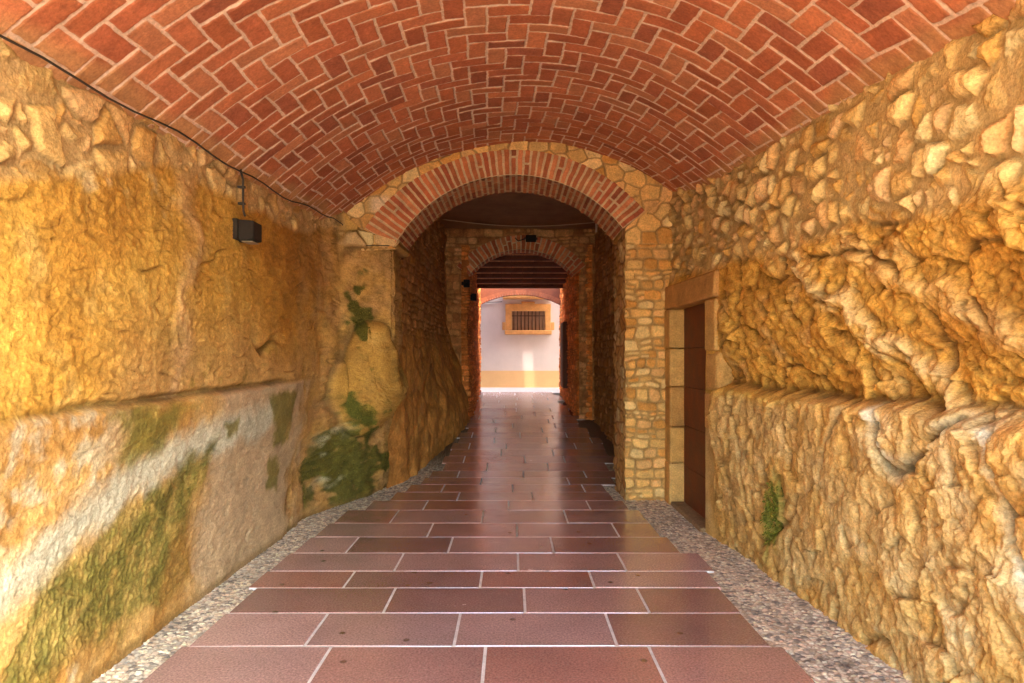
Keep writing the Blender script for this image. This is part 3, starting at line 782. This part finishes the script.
YA = 7.40
def circ3(a, b, c):
    (ax, ay), (bx, by), (cx, cy) = a, b, c
    d = 2 * (ax * (by - cy) + bx * (cy - ay) + cx * (ay - by))
    ux = ((ax * ax + ay * ay) * (by - cy) + (bx * bx + by * by) * (cy - ay) + (cx * cx + cy * cy) * (ay - by)) / d
    uy = ((ax * ax + ay * ay) * (cx - bx) + (bx * bx + by * by) * (ax - cx) + (cx * cx + cy * cy) * (bx - ax)) / d
    return ux, uy, math.hypot(ax - ux, ay - uy)
cx1, cz1, rd1 = circ3((-1.27, 2.74), (-.02, 3.50), (1.20, 2.92))
aL = math.atan2(2.74 - cz1, -1.27 - cx1); aR = math.atan2(2.92 - cz1, 1.20 - cx1)
TH1 = [.31, .29, .28, .28, .29, .33, .38]

def arch_face():
    # opening outline from the right foot up the jamb, over the ring, to the left springing; paired with an outer line
    pts_in, pts_out = [], []
    for zq in np.linspace(-.05, 2.93, 330):
        pts_in.append((1.225, zq)); pts_out.append((1.80, zq * 1.13))
    for a in np.linspace(aR, aL, 420)[1:]:
        th = np.interp(a, np.linspace(aR, aL, 7), TH1) - .012
        x = cx1 + (rd1 + th) * math.cos(a); zq = cz1 + (rd1 + th) * math.sin(a)
        pts_in.append((x, zq))
        u = (a - aR) / (aL - aR)
        xo = 1.80 - u * 3.75
        pts_out.append((xo, float(vz(np.array(np.clip(xo, -1.9, 1.80)), np.array(7.4))) + .06))
    xo, zo = pts_out[-1]
    x, zq = pts_in[-1]
    for k in range(1, 41):
        t = k / 40
        pts_in.append((x + (-1.245 - x) * t, zq + (2.70 - zq) * t)); pts_out.append((-1.95, zo + (2.66 - zo) * t))
    pi = np.array(pts_in); po = np.array(pts_out)
    T = np.linspace(0, 1, 70)
    XZ = pi[:, None, :] * (1 - T[None, :, None]) + po[:, None, :] * T[None, :, None]
    X = XZ[..., 0]; z = XZ[..., 1]
    jb = (np.arange(len(pi)) < 330)[:, None] * (1 - T)[None, :] ** 4
    X = X + jb * (.025 * fbm(z * 5, z * 0, 3, 450) + .012 * noise(z * 16, z * 0, 451))
    wx = X + .03 * fbm(X * 5, z * 5, 2, 452); wz = z + .025 * fbm(X * 5, z * 5, 2, 453)
    rub = ss(2.72, 2.78, z)
    e1, r1 = coursed(X, z, 454, .108, .17)
    e2, r2, a2, b2 = worley(wx / .20, wz / .17, 464, .85)
    e = np.where(z > 2.75, e2 * .18, e1); r = [np.where(z > 2.75, q, p) for p, q in zip(r1, r2)]
    st = ss(.003, .016, e + .004 * fbm(X * 20, z * 20, 2, 455))
    d = .034 * st ** .6 * (.3 + 1.0 * r[0]) + .02 * fbm(X * 2, z * 2, 2, 456) + .006 * fbm(X * 25, z * 25, 3, 457)
    cols = [lin(210, 160, 86), lin(216, 170, 98), lin(206, 150, 74), lin(220, 182, 118), lin(212, 158, 92), lin(202, 140, 58)]
    c = mixc(lin(200, 154, 88) * (1 + .2 * fbm(X * 4, z * 4, 3, 458))[..., None], pal(r[1], cols) * (.85 + .3 * r[2])[..., None], st)
    big = np.exp(-((X + 1.42) / .11) ** 4 - ((z - 3.18) / .09) ** 4); c = mixc(c, lin(226, 200, 166) * np.ones(3), big * .8)
    P = np.stack([X, YA - d - 0 * X, z], -1)
    P[:, 0, 1] += .03
    o = grid_mesh('stone_arch_wall', P, M['stone'], crevice_shade(c, d, 3, 16, .7, 1.1) * np.array([1.08, 1.10, 1.02]))
    tag(o, 'rubble stone cross wall carrying a wide brick arch at the end of the tiled vault', 'arch')
    # right reveal
    zq = np.linspace(-.05, 2.98, 330); yy = np.linspace(YA + .02, 8.12, 60)
    Y, Z = np.meshgrid(yy, zq, indexing='ij')
    X = 1.225 + .025 * fbm(Z * 5, Z * 0, 3, 450) + .012 * noise(Z * 16, Z * 0, 451)
    e, r, _, _ = worley(Y / .22, Z / .13, 470, .85); st = ss(.02, .14, e)
    X = X - .02 * st * r[0] * ss(YA, YA + .1, Y)
    c = mixc(lin(150, 104, 52) * np.ones(3), pal(r[1], cols) * .9, st)
    q = grid_mesh('reveal', np.stack([X, Y, Z], -1), M['stone'], c, flip=True); q.parent = o
    return o
aw = arch_face()
arch_ring('brick_ring', aw, cx1, cz1, rd1, aR, aL, TH1, YA, .066, .014, 480, soffit=.74)

# ------------------------------------------------------------------ dark passage beyond the first arch
def flat_wall(name, pts, z0, z1, seed, label, tint, flip, nz=260, lowpts=None, sx=.26, sz=.14, base=None, step=.022, mat='dark_stone'):
    pts = np.array(pts, float); L = np.concatenate([[0], np.cumsum(np.hypot(*np.diff(pts, axis=0).T))])
    us = np.linspace(0, L[-1], max(8, int(L[-1] / step))); zs = np.linspace(0, 1, nz)
    U, T = np.meshgrid(us, zs, indexing='ij')
    X = np.interp(U, L, pts[:, 0]); Y = np.interp(U, L, pts[:, 1])
    zz0 = zf(Y) - .06 if z0 is None else z0 + 0 * Y
    z = zz0 + T * (z1 - zz0)
    if lowpts is not None:
        lp = np.array(lowpts, float); w = ss(.1, 1.9, z - zf(Y) + .4 * fbm(U * 1.2, z * 1.2, 2, seed + 1))
        X = X * w + np.interp(U, L, lp[:, 0]) * (1 - w); Y = Y * w + np.interp(U, L, lp[:, 1]) * (1 - w)
    P = np.stack([X, Y, z], -1)
    e, r = coursed(U, z, seed + 3, sz, sx)
    st = ss(.003, .02, e)
    d = .03 * st ** .6 * (.3 + r[0]) + .05 * fbm(U * 1.2, z * 1.2, 3, seed + 4) + .02 * billow(U * 6, z * 6, 3, seed + 5)
    cols = [lin(170, 118, 58), lin(150, 100, 46), lin(184, 130, 70), lin(160, 104, 40)]
    c = mixc(lin(140, 98, 50) * np.ones(3), pal(r[1], cols) * (.8 + .4 * r[2])[..., None], st)
    if base is not None:
        k = ss(-.3, .3, base(U, z) + .5 * fbm(U * 2, z * 2, 3, seed + 6))
        c = mixc(c, lin(168, 112, 40) * np.ones(3), k); d = d * (1 - k) + k * (.09 * billow(U * 1.6, z * 1.8, 3, seed + 7) + .03)
    nrm = grid_normals(P, flip)
    P = P + nrm * d[..., None]
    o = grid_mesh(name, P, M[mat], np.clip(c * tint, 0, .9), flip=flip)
    if label: tag(o, label, 'wall')
    return o
flat_wall('passage_wall', [(-1.34, 7.95), (-1.38, 8.22), (-1.36, 10), (-1.34, 11.4), (-1.30, 13.35)], None, 4.08, 600,
          'shadowed left wall between the two arches with a dark boulder bulging low down', 1.4, False,
          lowpts=[(-1.52, 8.05), (-1.40, 8.5), (-1.2, 9.9), (-1.0, 11.3), (-.86, 13.25)], base=lambda U, z: 1.6 - z * .9)
flat_wall('passage_wall', [(1.24, 8.12), (1.60, 8.20), (1.64, 10), (1.62, 13.35)], None, 4.08, 640,
          'dark right wall of the inner passage hidden behind the arch pier', 1.2, True)
cl = MB(); cl.box(-2.3, 2.3, 8.0, 13.75, 4.05, 4.25, lin(150, 104, 66))
tag(cl.build('plaster_ceiling', M['plaster']), 'flat brown plaster ceiling of the shadowed passage behind the first arch', kind='structure')
# back of the first arch above the opening
bk = MB()
bk.box(-2.3, 2.3, 8.11, 8.16, 3.62, 4.05, lin(120, 80, 46)); 
bk.box(1.24, 2.3, 8.14, 8.18, -.1, 4.05, lin(120, 80, 46)); bk.box(-2.3, -1.30, 8.14, 8.18, 2.7, 4.05, lin(120, 80, 46))
o = bk.build('rear_face', M['plaster']); o.parent = aw

# second arch
Y2 = 13.25
cx2, cz2, rd2 = circ(-.83, 3.13, 1.20, 3.15, 3.64)
bL = math.atan2(3.13 - cz2, -.83 - cx2); bR = math.atan2(3.15 - cz2, 1.20 - cx2)
def arch2_face():
    pi, po = [], []
    for zq in np.linspace(.25, 3.15, 120): pi.append((1.30, zq)); po.append((2.1, zq * 1.28))
    for a in np.linspace(bR, bL, 160)[1:]:
        pi.append((cx2 + (rd2 + .26) * math.cos(a), cz2 + (rd2 + .26) * math.sin(a)))
        u = (a - bR) / (bL - bR); po.append((2.1 - 4 * u, 4.10))
    for zq in np.linspace(3.13, .25, 120)[1:]: pi.append((-.88, zq)); po.append((-1.9, .25 + (zq - .25) * 1.33))
    pi = np.array(pi); po = np.array(po); T = np.linspace(0, 1, 46)
    XZ = pi[:, None, :] * (1 - T[None, :, None]) + po[:, None, :] * T[None, :, None]
    X = XZ[..., 0]; z = XZ[..., 1]
    e, r = coursed(X, z, 702, .15, .26); st = ss(.003, .02, e)
    d = .03 * st * r[0] + .02 * fbm(X * 3, z * 3, 3, 703)
    c = mixc(lin(140, 92, 48) * np.ones(3), pal(r[1], [lin(176, 120, 62), lin(160, 100, 50), lin(188, 132, 74)]) * (.8 + .4 * r[2])[..., None], st)
    P = np.stack([X, Y2 - d, z], -1)
    o = grid_mesh('stone_arch_wall', P, M['dark_stone'], c * 1.35)
    tag(o, 'dim rubble wall with a smaller brick arch framing the timber ceiling and the bright gateway', 'arch')
    return o
aw2 = arch2_face()
arch_ring('brick_ring', aw2, cx2, cz2, rd2, bR, bL, [.30, .28, .28, .30], Y2, .085, .03, 720, soffit=.42, tint=1.25, res=.014)

# walls of the last bay, running from the second arch to the gateway
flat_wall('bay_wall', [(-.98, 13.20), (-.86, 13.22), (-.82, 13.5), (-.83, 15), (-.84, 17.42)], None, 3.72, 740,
          'ragged left wall of the last bay glowing orange beside the gateway', np.array([2.0, 1.35, 1.0]), False, sx=.2, sz=.1, step=.02)  # colour raised to orange in place of light from the gateway
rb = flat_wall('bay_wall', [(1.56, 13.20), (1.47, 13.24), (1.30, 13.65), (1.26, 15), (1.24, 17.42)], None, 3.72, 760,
          'uneven right wall of the last bay with a tall dark wooden shutter set in it', np.array([2.2, 1.6, 1.2]), True, sx=.2, sz=.1, step=.02)  # wall colour raised here too, standing in for gateway light
sh = MB(); sh.box(1.13, 1.25, 15.05, 15.75, float(zf(15.4)) + .35, 2.35, lin(92, 44, 18), .01)
for k in range(4): sh.box(1.115, 1.129, 15.07 + k * .17, 15.22 + k * .17, float(zf(15.4)) + .38, 2.32, lin(104, 50, 20), .004)
sh.build('shutter', M['wood']).parent = rb

# timber ceiling
tc = empty('timber_ceiling', (.2, 15.5, 3.5)); tag(tc, 'ceiling of dark wooden beams and boards seen through the second arch', 'ceiling')
def zceil(Y): return 3.80 - .205 * (Y - 13.6)
b_ = MB()
nb = 13
for k in range(nb):
    xa = -1.2 + k * .24
    b_.hexa([(xa, 13.5, zceil(13.5)), (xa + .232, 13.5, zceil(13.5)), (xa + .232, 16.20, zceil(16.20)), (xa, 16.20, zceil(16.20)),
             (xa, 13.5, zceil(13.5) + .03), (xa + .232, 13.5, zceil(13.5) + .03), (xa + .232, 16.20, zceil(16.20) + .03), (xa, 16.20, zceil(16.20) + .03)], lin(216, 130, 76) * random.uniform(.8, 1.15))
b_.build('boards', M['beam'], tc)  # boards coloured pale against dark beams, standing in for lit and shaded timber
bm0 = None
for k, Yb in enumerate(np.linspace(13.85, 16.12, 7)):
    if bm0 is None:
        q = MB(); q.box(-1.15, 1.55, -.065, .065, -.09, -.002, lin(96, 48, 26), .012, 2)
        bm0 = q.build('beam', M['beam']); o = bm0
    else:
        o = bm0.copy(); COL.objects.link(o)
    o.parent = tc; o.location = Vector((0, Yb, zceil(Yb))) - Vector(tc.location)

# gateway wall and an unseen light-blocking shell round the passage
YG = 17.42
cxg, czg, rdg = circ(-.86, 2.92, 1.28, 2.98, 3.22)
gl = math.atan2(2.92 - czg, -.86 - cxg); gr_ = math.atan2(2.98 - czg, 1.28 - cxg)
def gate_outline(off=0, n=30):
    return [(cxg + (rdg + off) * math.cos(a), czg + (rdg + off) * math.sin(a)) for a in np.linspace(gl, gr_, n)]
gt = empty('gatehouse', (.2, YG, .67)); tag(gt, 'gatehouse wall closing the passage with a low arched opening onto the street, with an unseen shell that blocks light', 'gatehouse')
gw = MB(); HG = 11.5
arc = gate_outline()
for (xa, za), (xb, zb_) in zip(arc[:-1], arc[1:]):
    gw.hexa([(xa, YG, za), (xb, YG, zb_), (xb, YG + .2, zb_), (xa, YG + .2, za), (xa, YG, HG), (xb, YG, HG), (xb, YG + .2, HG), (xa, YG + .2, HG)], lin(112, 54, 26))
gw.box(-45, -.90, YG, YG + .2, -.3, HG, lin(112, 54, 26)); gw.box(1.31, 5.40, YG, YG + .2, -.3, HG, lin(112, 54, 26))
gw.box(5.40, 6.02, YG, YG + .2, 6.25, HG, lin(196, 120, 60)); gw.box(6.02, 45, YG, YG + .2, -.3, HG, lin(196, 120, 60))  # unseen frontage, its slot and height shaped to cut the sun patch opposite
# unseen side walls, roof slab and front, added to keep stray sky light out
gw.box(-2.6, -2.45, YS - .02, YG, -.3, 5.0, lin(190, 140, 80)); gw.box(2.45, 2.6, YS - .02, YG, -.3, 6.2, lin(190, 140, 80))
gw.box(-2.45, 2.45, YS - .02, 14.4, 4.45, 4.6, lin(150, 100, 60))  # slab stops short: unseen gap added so sky light reaches the last bay
gw.box(-2.45, -1.80, YS - .02, YS + .02, -.3, 4.45, lin(200, 150, 90)); gw.box(1.76, 2.45, YS - .02, YS + .02, -.3, 4.45, lin(200, 150, 90))
seg = np.linspace(-1.80, 1.76, 25)
for xa, xb in zip(seg[:-1], seg[1:]):
    za = float(vz(np.array(xa), np.array(YS))); zb_ = float(vz(np.array(xb), np.array(YS)))
    gw.hexa([(xa, YS - .02, za), (xb, YS - .02, zb_), (xb, YS + .02, zb_), (xa, YS + .02, za), (xa, YS - .02, 4.45), (xb, YS - .02, 4.45), (xb, YS + .02, 4.45), (xa, YS + .02, 4.45)], lin(200, 150, 90))
gw.build('wall', M['trim'], gt)
ar = MB()
a0 = gate_outline(-.055, 34); a1 = gate_outline(.06, 34)
for k in range(33):
    ar.hexa([(a0[k][0], YG - .03, a0[k][1]), (a0[k + 1][0] - .004, YG - .03, a0[k + 1][1]), (a0[k + 1][0] - .004, YG + .19, a0[k + 1][1]), (a0[k][0], YG + .19, a0[k][1]),
             (a1[k][0], YG - .03, a1[k][1]), (a1[k + 1][0] - .004, YG - .03, a1[k + 1][1]), (a1[k + 1][0] - .004, YG + .19, a1[k + 1][1]), (a1[k][0], YG + .19, a1[k][1])],
            lin(136, 68, 34) * random.uniform(.75, 1.1))
ar.build('arch_band', M['trim'], gt)
for s_, x0, x1, zt in ((0, -.92, -.80, 2.93), (1, 1.22, 1.34, 2.98)):
    jm = MB(); zq = .6
    while zq < zt - .02:
        hq = min(random.uniform(.06, .08), zt - zq)
        o_ = random.uniform(-.015, .015)
        jm.box(x0 + (o_ if s_ else 0), x1 + (0 if s_ else o_), YG - .03, YG + .19, zq, zq + hq - .008, lin(160, 88, 46) * random.uniform(.6, 1.1), .006)
        zq += hq
    jm.build('jamb', M['trim'], gt)

# ------------------------------------------------------------------ house across the street
YH = 21.0
hs = empty('house', (.5, YH, .65)); tag(hs, 'white rendered house across the street with an ochre base and a barred window', 'house')
w = MB(); w.box(-45, 45, YH, YH + .3, .3, 15, lin(240, 219, 210) * .68); w.build('wall', M['white'], hs)
bb = MB(); bb.box(-45, 45, YH - .03, YH - .003, .4, 1.17, lin(214, 166, 108)); bb.build('base_band', M['white'], hs)
wn = MB(); TC = lin(214, 152, 82)
wn.box(-.20, -.01, YH - .05, YH - .003, 2.42, 3.2, TC, .008); wn.box(1.02, 1.19, YH - .05, YH - .003, 2.42, 3.2, TC * .95, .008)
wn.box(-.205, 1.195, YH - .055, YH - .003, 3.0, 3.22, TC * 1.05, .008)
wn.box(-.30, -.202, YH - .045, YH - .003, 2.42, 2.66, TC, .008); wn.box(1.192, 1.30, YH - .045, YH - .003, 2.42, 2.66, TC, .008)
wn.box(-.22, 1.22, YH - .12, YH - .003, 2.28, 2.41, TC * .9, .015)
wn.box(.29, .70, YH - .06, YH - .003, 3.225, 3.29, TC, .008)
win = wn.build('window', M['trim'], hs)
pn = MB(); pn.box(-.008, 1.018, YH - .020, YH - .004, 2.415, 2.998, lin(150, 112, 84)); o = pn.build('pane', M['metal']); child_local(o, hs); o.parent = win; o.matrix_parent_inverse.identity()
br_ = MB()
for k in range(9):
    xk = .06 + k * .112
    br_.tube([(xk, YH - .035, 2.415), (xk, YH - .035, 2.998)], .014, lin(84, 58, 42), 6)
br_.box(0, 1.01, YH - .042, YH - .028, 2.84, 2.87, lin(100, 72, 54))
o = br_.build('bars', M['metal']); o.parent = win; o.matrix_parent_inverse.identity()
q = MB(); q.tube([(-3, YH - .03, 3.30), (-.9, YH - .03, 3.27), (-.3, YH - .03, 3.29)], .012, lin(120, 96, 84), 6); q.build('cable', M['metal'], hs)
bc = MB(); bc.box(-.28, 1.22, YH - .45, YH - .003, 3.36, 3.47, TC, .02)
bal = bc.build('balcony', M['trim'], hs)
bq = MB()
for k in range(16): bq.tube([(-.24 + k * .095, YH - .42, 3.47), (-.24 + k * .095, YH - .42, 4.35)], .01, lin(70, 55, 45), 6)
bq.box(-.27, 1.21, YH - .435, YH - .405, 4.35, 4.38, lin(70, 55, 45))
o = bq.build('railing', M['metal']); o.parent = bal

# ------------------------------------------------------------------ cable, wall box, wire, lamps
def lpt(Y, z, off=.03):
    """a point on the left wall surface"""
    i = int(np.argmin(np.abs(PL[:, 200, 1] - Y))) if Y < 7.3 else None
    j = int(np.argmin(np.abs(PL[i, :, 2] - z)))
    return (float(PL[i, j, 0]) + off, float(PL[i, j, 1]), z)
cb = MB(); pts = []
for Y in np.arange(.3, 7.2, .22):
    zq = float(zL(Y)) - .035 + .014 * math.sin(Y * 5.3) + .01 * math.sin(Y * 2.1)
    p = lpt(Y, zq, .02); pts.append((min(max(p[0], -1.87), -1.80), p[1], zq))
pts += [(-1.80, 7.25, 2.94), (-1.80, 7.33, 2.83), (-1.77, 7.33, 2.74), (-1.66, 7.345, 2.725), (-1.48, 7.35, 2.735), (-1.32, 7.355, 2.73)]
cb.tube(pts, .0055, n=8); tag(cb.build('cable', M['cable']), 'thin dark cable running along the top of the left wall below the vault', 'cable')

bp = lpt(4.79, 2.43, .0)
cd = MB(); xw = bp[0] + .035
cd.tube([(xw - .01, 4.76, 2.83), (xw + .005, 4.77, 2.76), (xw + .005, 4.77, 2.60), (xw + .012, 4.76, 2.54), (xw + .03, 4.74, 2.50)], .008)
cd.box(xw - .03, xw + .018, 4.755, 4.785, 2.70, 2.715); cd.box(xw - .03, xw + .018, 4.755, 4.785, 2.585, 2.60)
tag(cd.build('conduit', M['cable']), 'short dark conduit dropping from the cable to the black box', 'conduit')
xb = bp[0]
lb = empty('wall_lamp', (xb, 4.79, 2.38)); tag(lb, 'small black box lamp fixed high on the left ochre wall', 'lamp')
q = MB(); q.hexa([(xb + .035, 4.70, 2.325), (xb + .14, 4.70, 2.335), (xb + .14, 4.86, 2.335), (xb + .035, 4.86, 2.325),
                  (xb + .035, 4.70, 2.470), (xb + .14, 4.70, 2.460), (xb + .14, 4.86, 2.460), (xb + .035, 4.86, 2.470)], lin(44, 38, 33), .006, 2)
q.build('body', M['metal'], lb)
q = MB(); q.box(xb - .04, xb + .033, 4.69, 4.87, 2.335, 2.475, lin(48, 40, 34), .005)
q.build('bracket', M['metal'], lb)
q = MB(); q.box(xb + .05, xb + .125, 4.72, 4.84, 2.318, 2.3235, lin(150, 130, 100), .001)
q.build('lens', M['metal'], lb)

wr = MB(); wp = []
for k in range(25):
    t = k / 24; x = -1.30 + t * 2.83
    wp.append((x, 12.4, 4.06 - .06 * t - .10 * math.sin(math.pi * t)))
wr.tube(wp, .008, n=6); wr.tube([(1.53, 12.4, 4.0), (1.53, 12.4, 3.82)], .02, n=8)
tag(wr.build('wire', surf_mat('pale_wire', .7, .1, 8, 50, .1, .002, base=(.6, .42, .28))), 'thin pale wire slung across the dark passage in front of the second arch', 'wire')

fl = empty('floodlight', (.30, 13.12, 3.80)); tag(fl, 'small dark floodlight on the crown of the second brick arch', 'lamp')
q = MB(); q.hexa([(.26, 12.98, 3.74), (.46, 12.98, 3.74), (.46, 13.12, 3.78), (.26, 13.12, 3.78), (.26, 12.98, 3.88), (.46, 12.98, 3.88), (.46, 13.12, 3.88), (.26, 13.12, 3.88)], lin(34, 30, 26), .01)
q.build('housing', M['metal'], fl)
q = MB(); q.tube([(.24, 13.22, 3.83), (.24, 13.05, 3.83), (.48, 13.05, 3.83), (.48, 13.22, 3.83)], .012, lin(34, 30, 26)); q.tube([(.24, 13.2, 3.84), (.12, 13.2, 3.80), (.06, 13.2, 3.86)], .01, lin(34, 30, 26))
q.build('bracket', M['metal'], fl)
for x, zq, lab in ((-.87, 2.97, 'black box on the left foot of the second arch, upper of the two'), (-.76, 2.74, 'black box on the glowing left bay wall, lower of the two')):
    yb = 13.12 if zq > 2.9 else 13.5
    bo = MB(); bo.box(x - .06, x + .06, yb - .07, yb + .05, zq - .07, zq + .07, lin(34, 28, 24), .01, 2)
    bo.tube([(x, yb - .06, zq - .02), (x, yb - .10, zq - .03)], .03, lin(24, 22, 20), 10)
    bo.box(x - .1, x - .055, yb - .02, yb + .03, zq - .03, zq + .03, lin(40, 34, 28))
    tag(bo.build('junction_box', M['metal']), lab, 'box', 'dark boxes on the left of the second arch')

# ------------------------------------------------------------------ light
world = bpy.data.worlds.new("World"); scene.world = world; world.use_nodes = True
nt = world.node_tree; nt.nodes.clear()
wo = nt.nodes.new('ShaderNodeOutputWorld'); bg = nt.nodes.new('ShaderNodeBackground'); sky = nt.nodes.new('ShaderNodeTexSky')
sky.sky_type = 'NISHITA'; sky.sun_disc = False
el = R(35); az = math.atan2(1.5, -1.0)        # towards the sun: +X, -Y
sky.sun_elevation = el; sky.sun_rotation = az; sky.dust_density = 3.0; sky.air_density = 1.0; sky.ozone_density = .5
tint = nt.nodes.new('ShaderNodeMix'); tint.data_type = 'RGBA'; tint.blend_type = 'MULTIPLY'; tint.inputs[0].default_value = 1
tint.inputs[7].default_value = (.90, 1.0, .98, 1)
nt.links.new(sky.outputs[0], tint.inputs[6]); nt.links.new(tint.outputs[2], bg.inputs[0]); nt.links.new(bg.outputs[0], wo.inputs[0])
bg.inputs[1].default_value = 4.7
sl = bpy.data.lights.new('sun', 'SUN'); sl.energy = 5; sl.angle = R(.5); sl.color = (1, .93, .82)
so = bpy.data.objects.new('sun', sl); COL.objects.link(so)
sv = Vector((math.sin(az) * math.cos(el), math.cos(az) * math.cos(el), math.sin(el)))
so.rotation_euler = sv.to_track_quat('Z', 'Y').to_euler(); so.location = (10, -8, 12)

cam = bpy.data.cameras.new('camera'); co = bpy.data.objects.new('camera', cam); COL.objects.link(co)
co.location = (0, 0, 1.5); co.rotation_euler = (R(90), 0, 0)
cam.sensor_width = 36; cam.lens = 36 * F / 1024; cam.shift_y = 18.5 / 1024; cam.clip_end = 1000; cam.clip_start = .05
scene.camera = co
scene.view_settings.view_transform = 'Standard'; scene.view_settings.look = 'None'; scene.view_settings.exposure = 0
scene.cycles.max_bounces = 10; scene.cycles.diffuse_bounces = 8; scene.cycles.glossy_bounces = 4
scene.cycles.use_denoising = True; scene.cycles.sample_clamp_indirect = 10
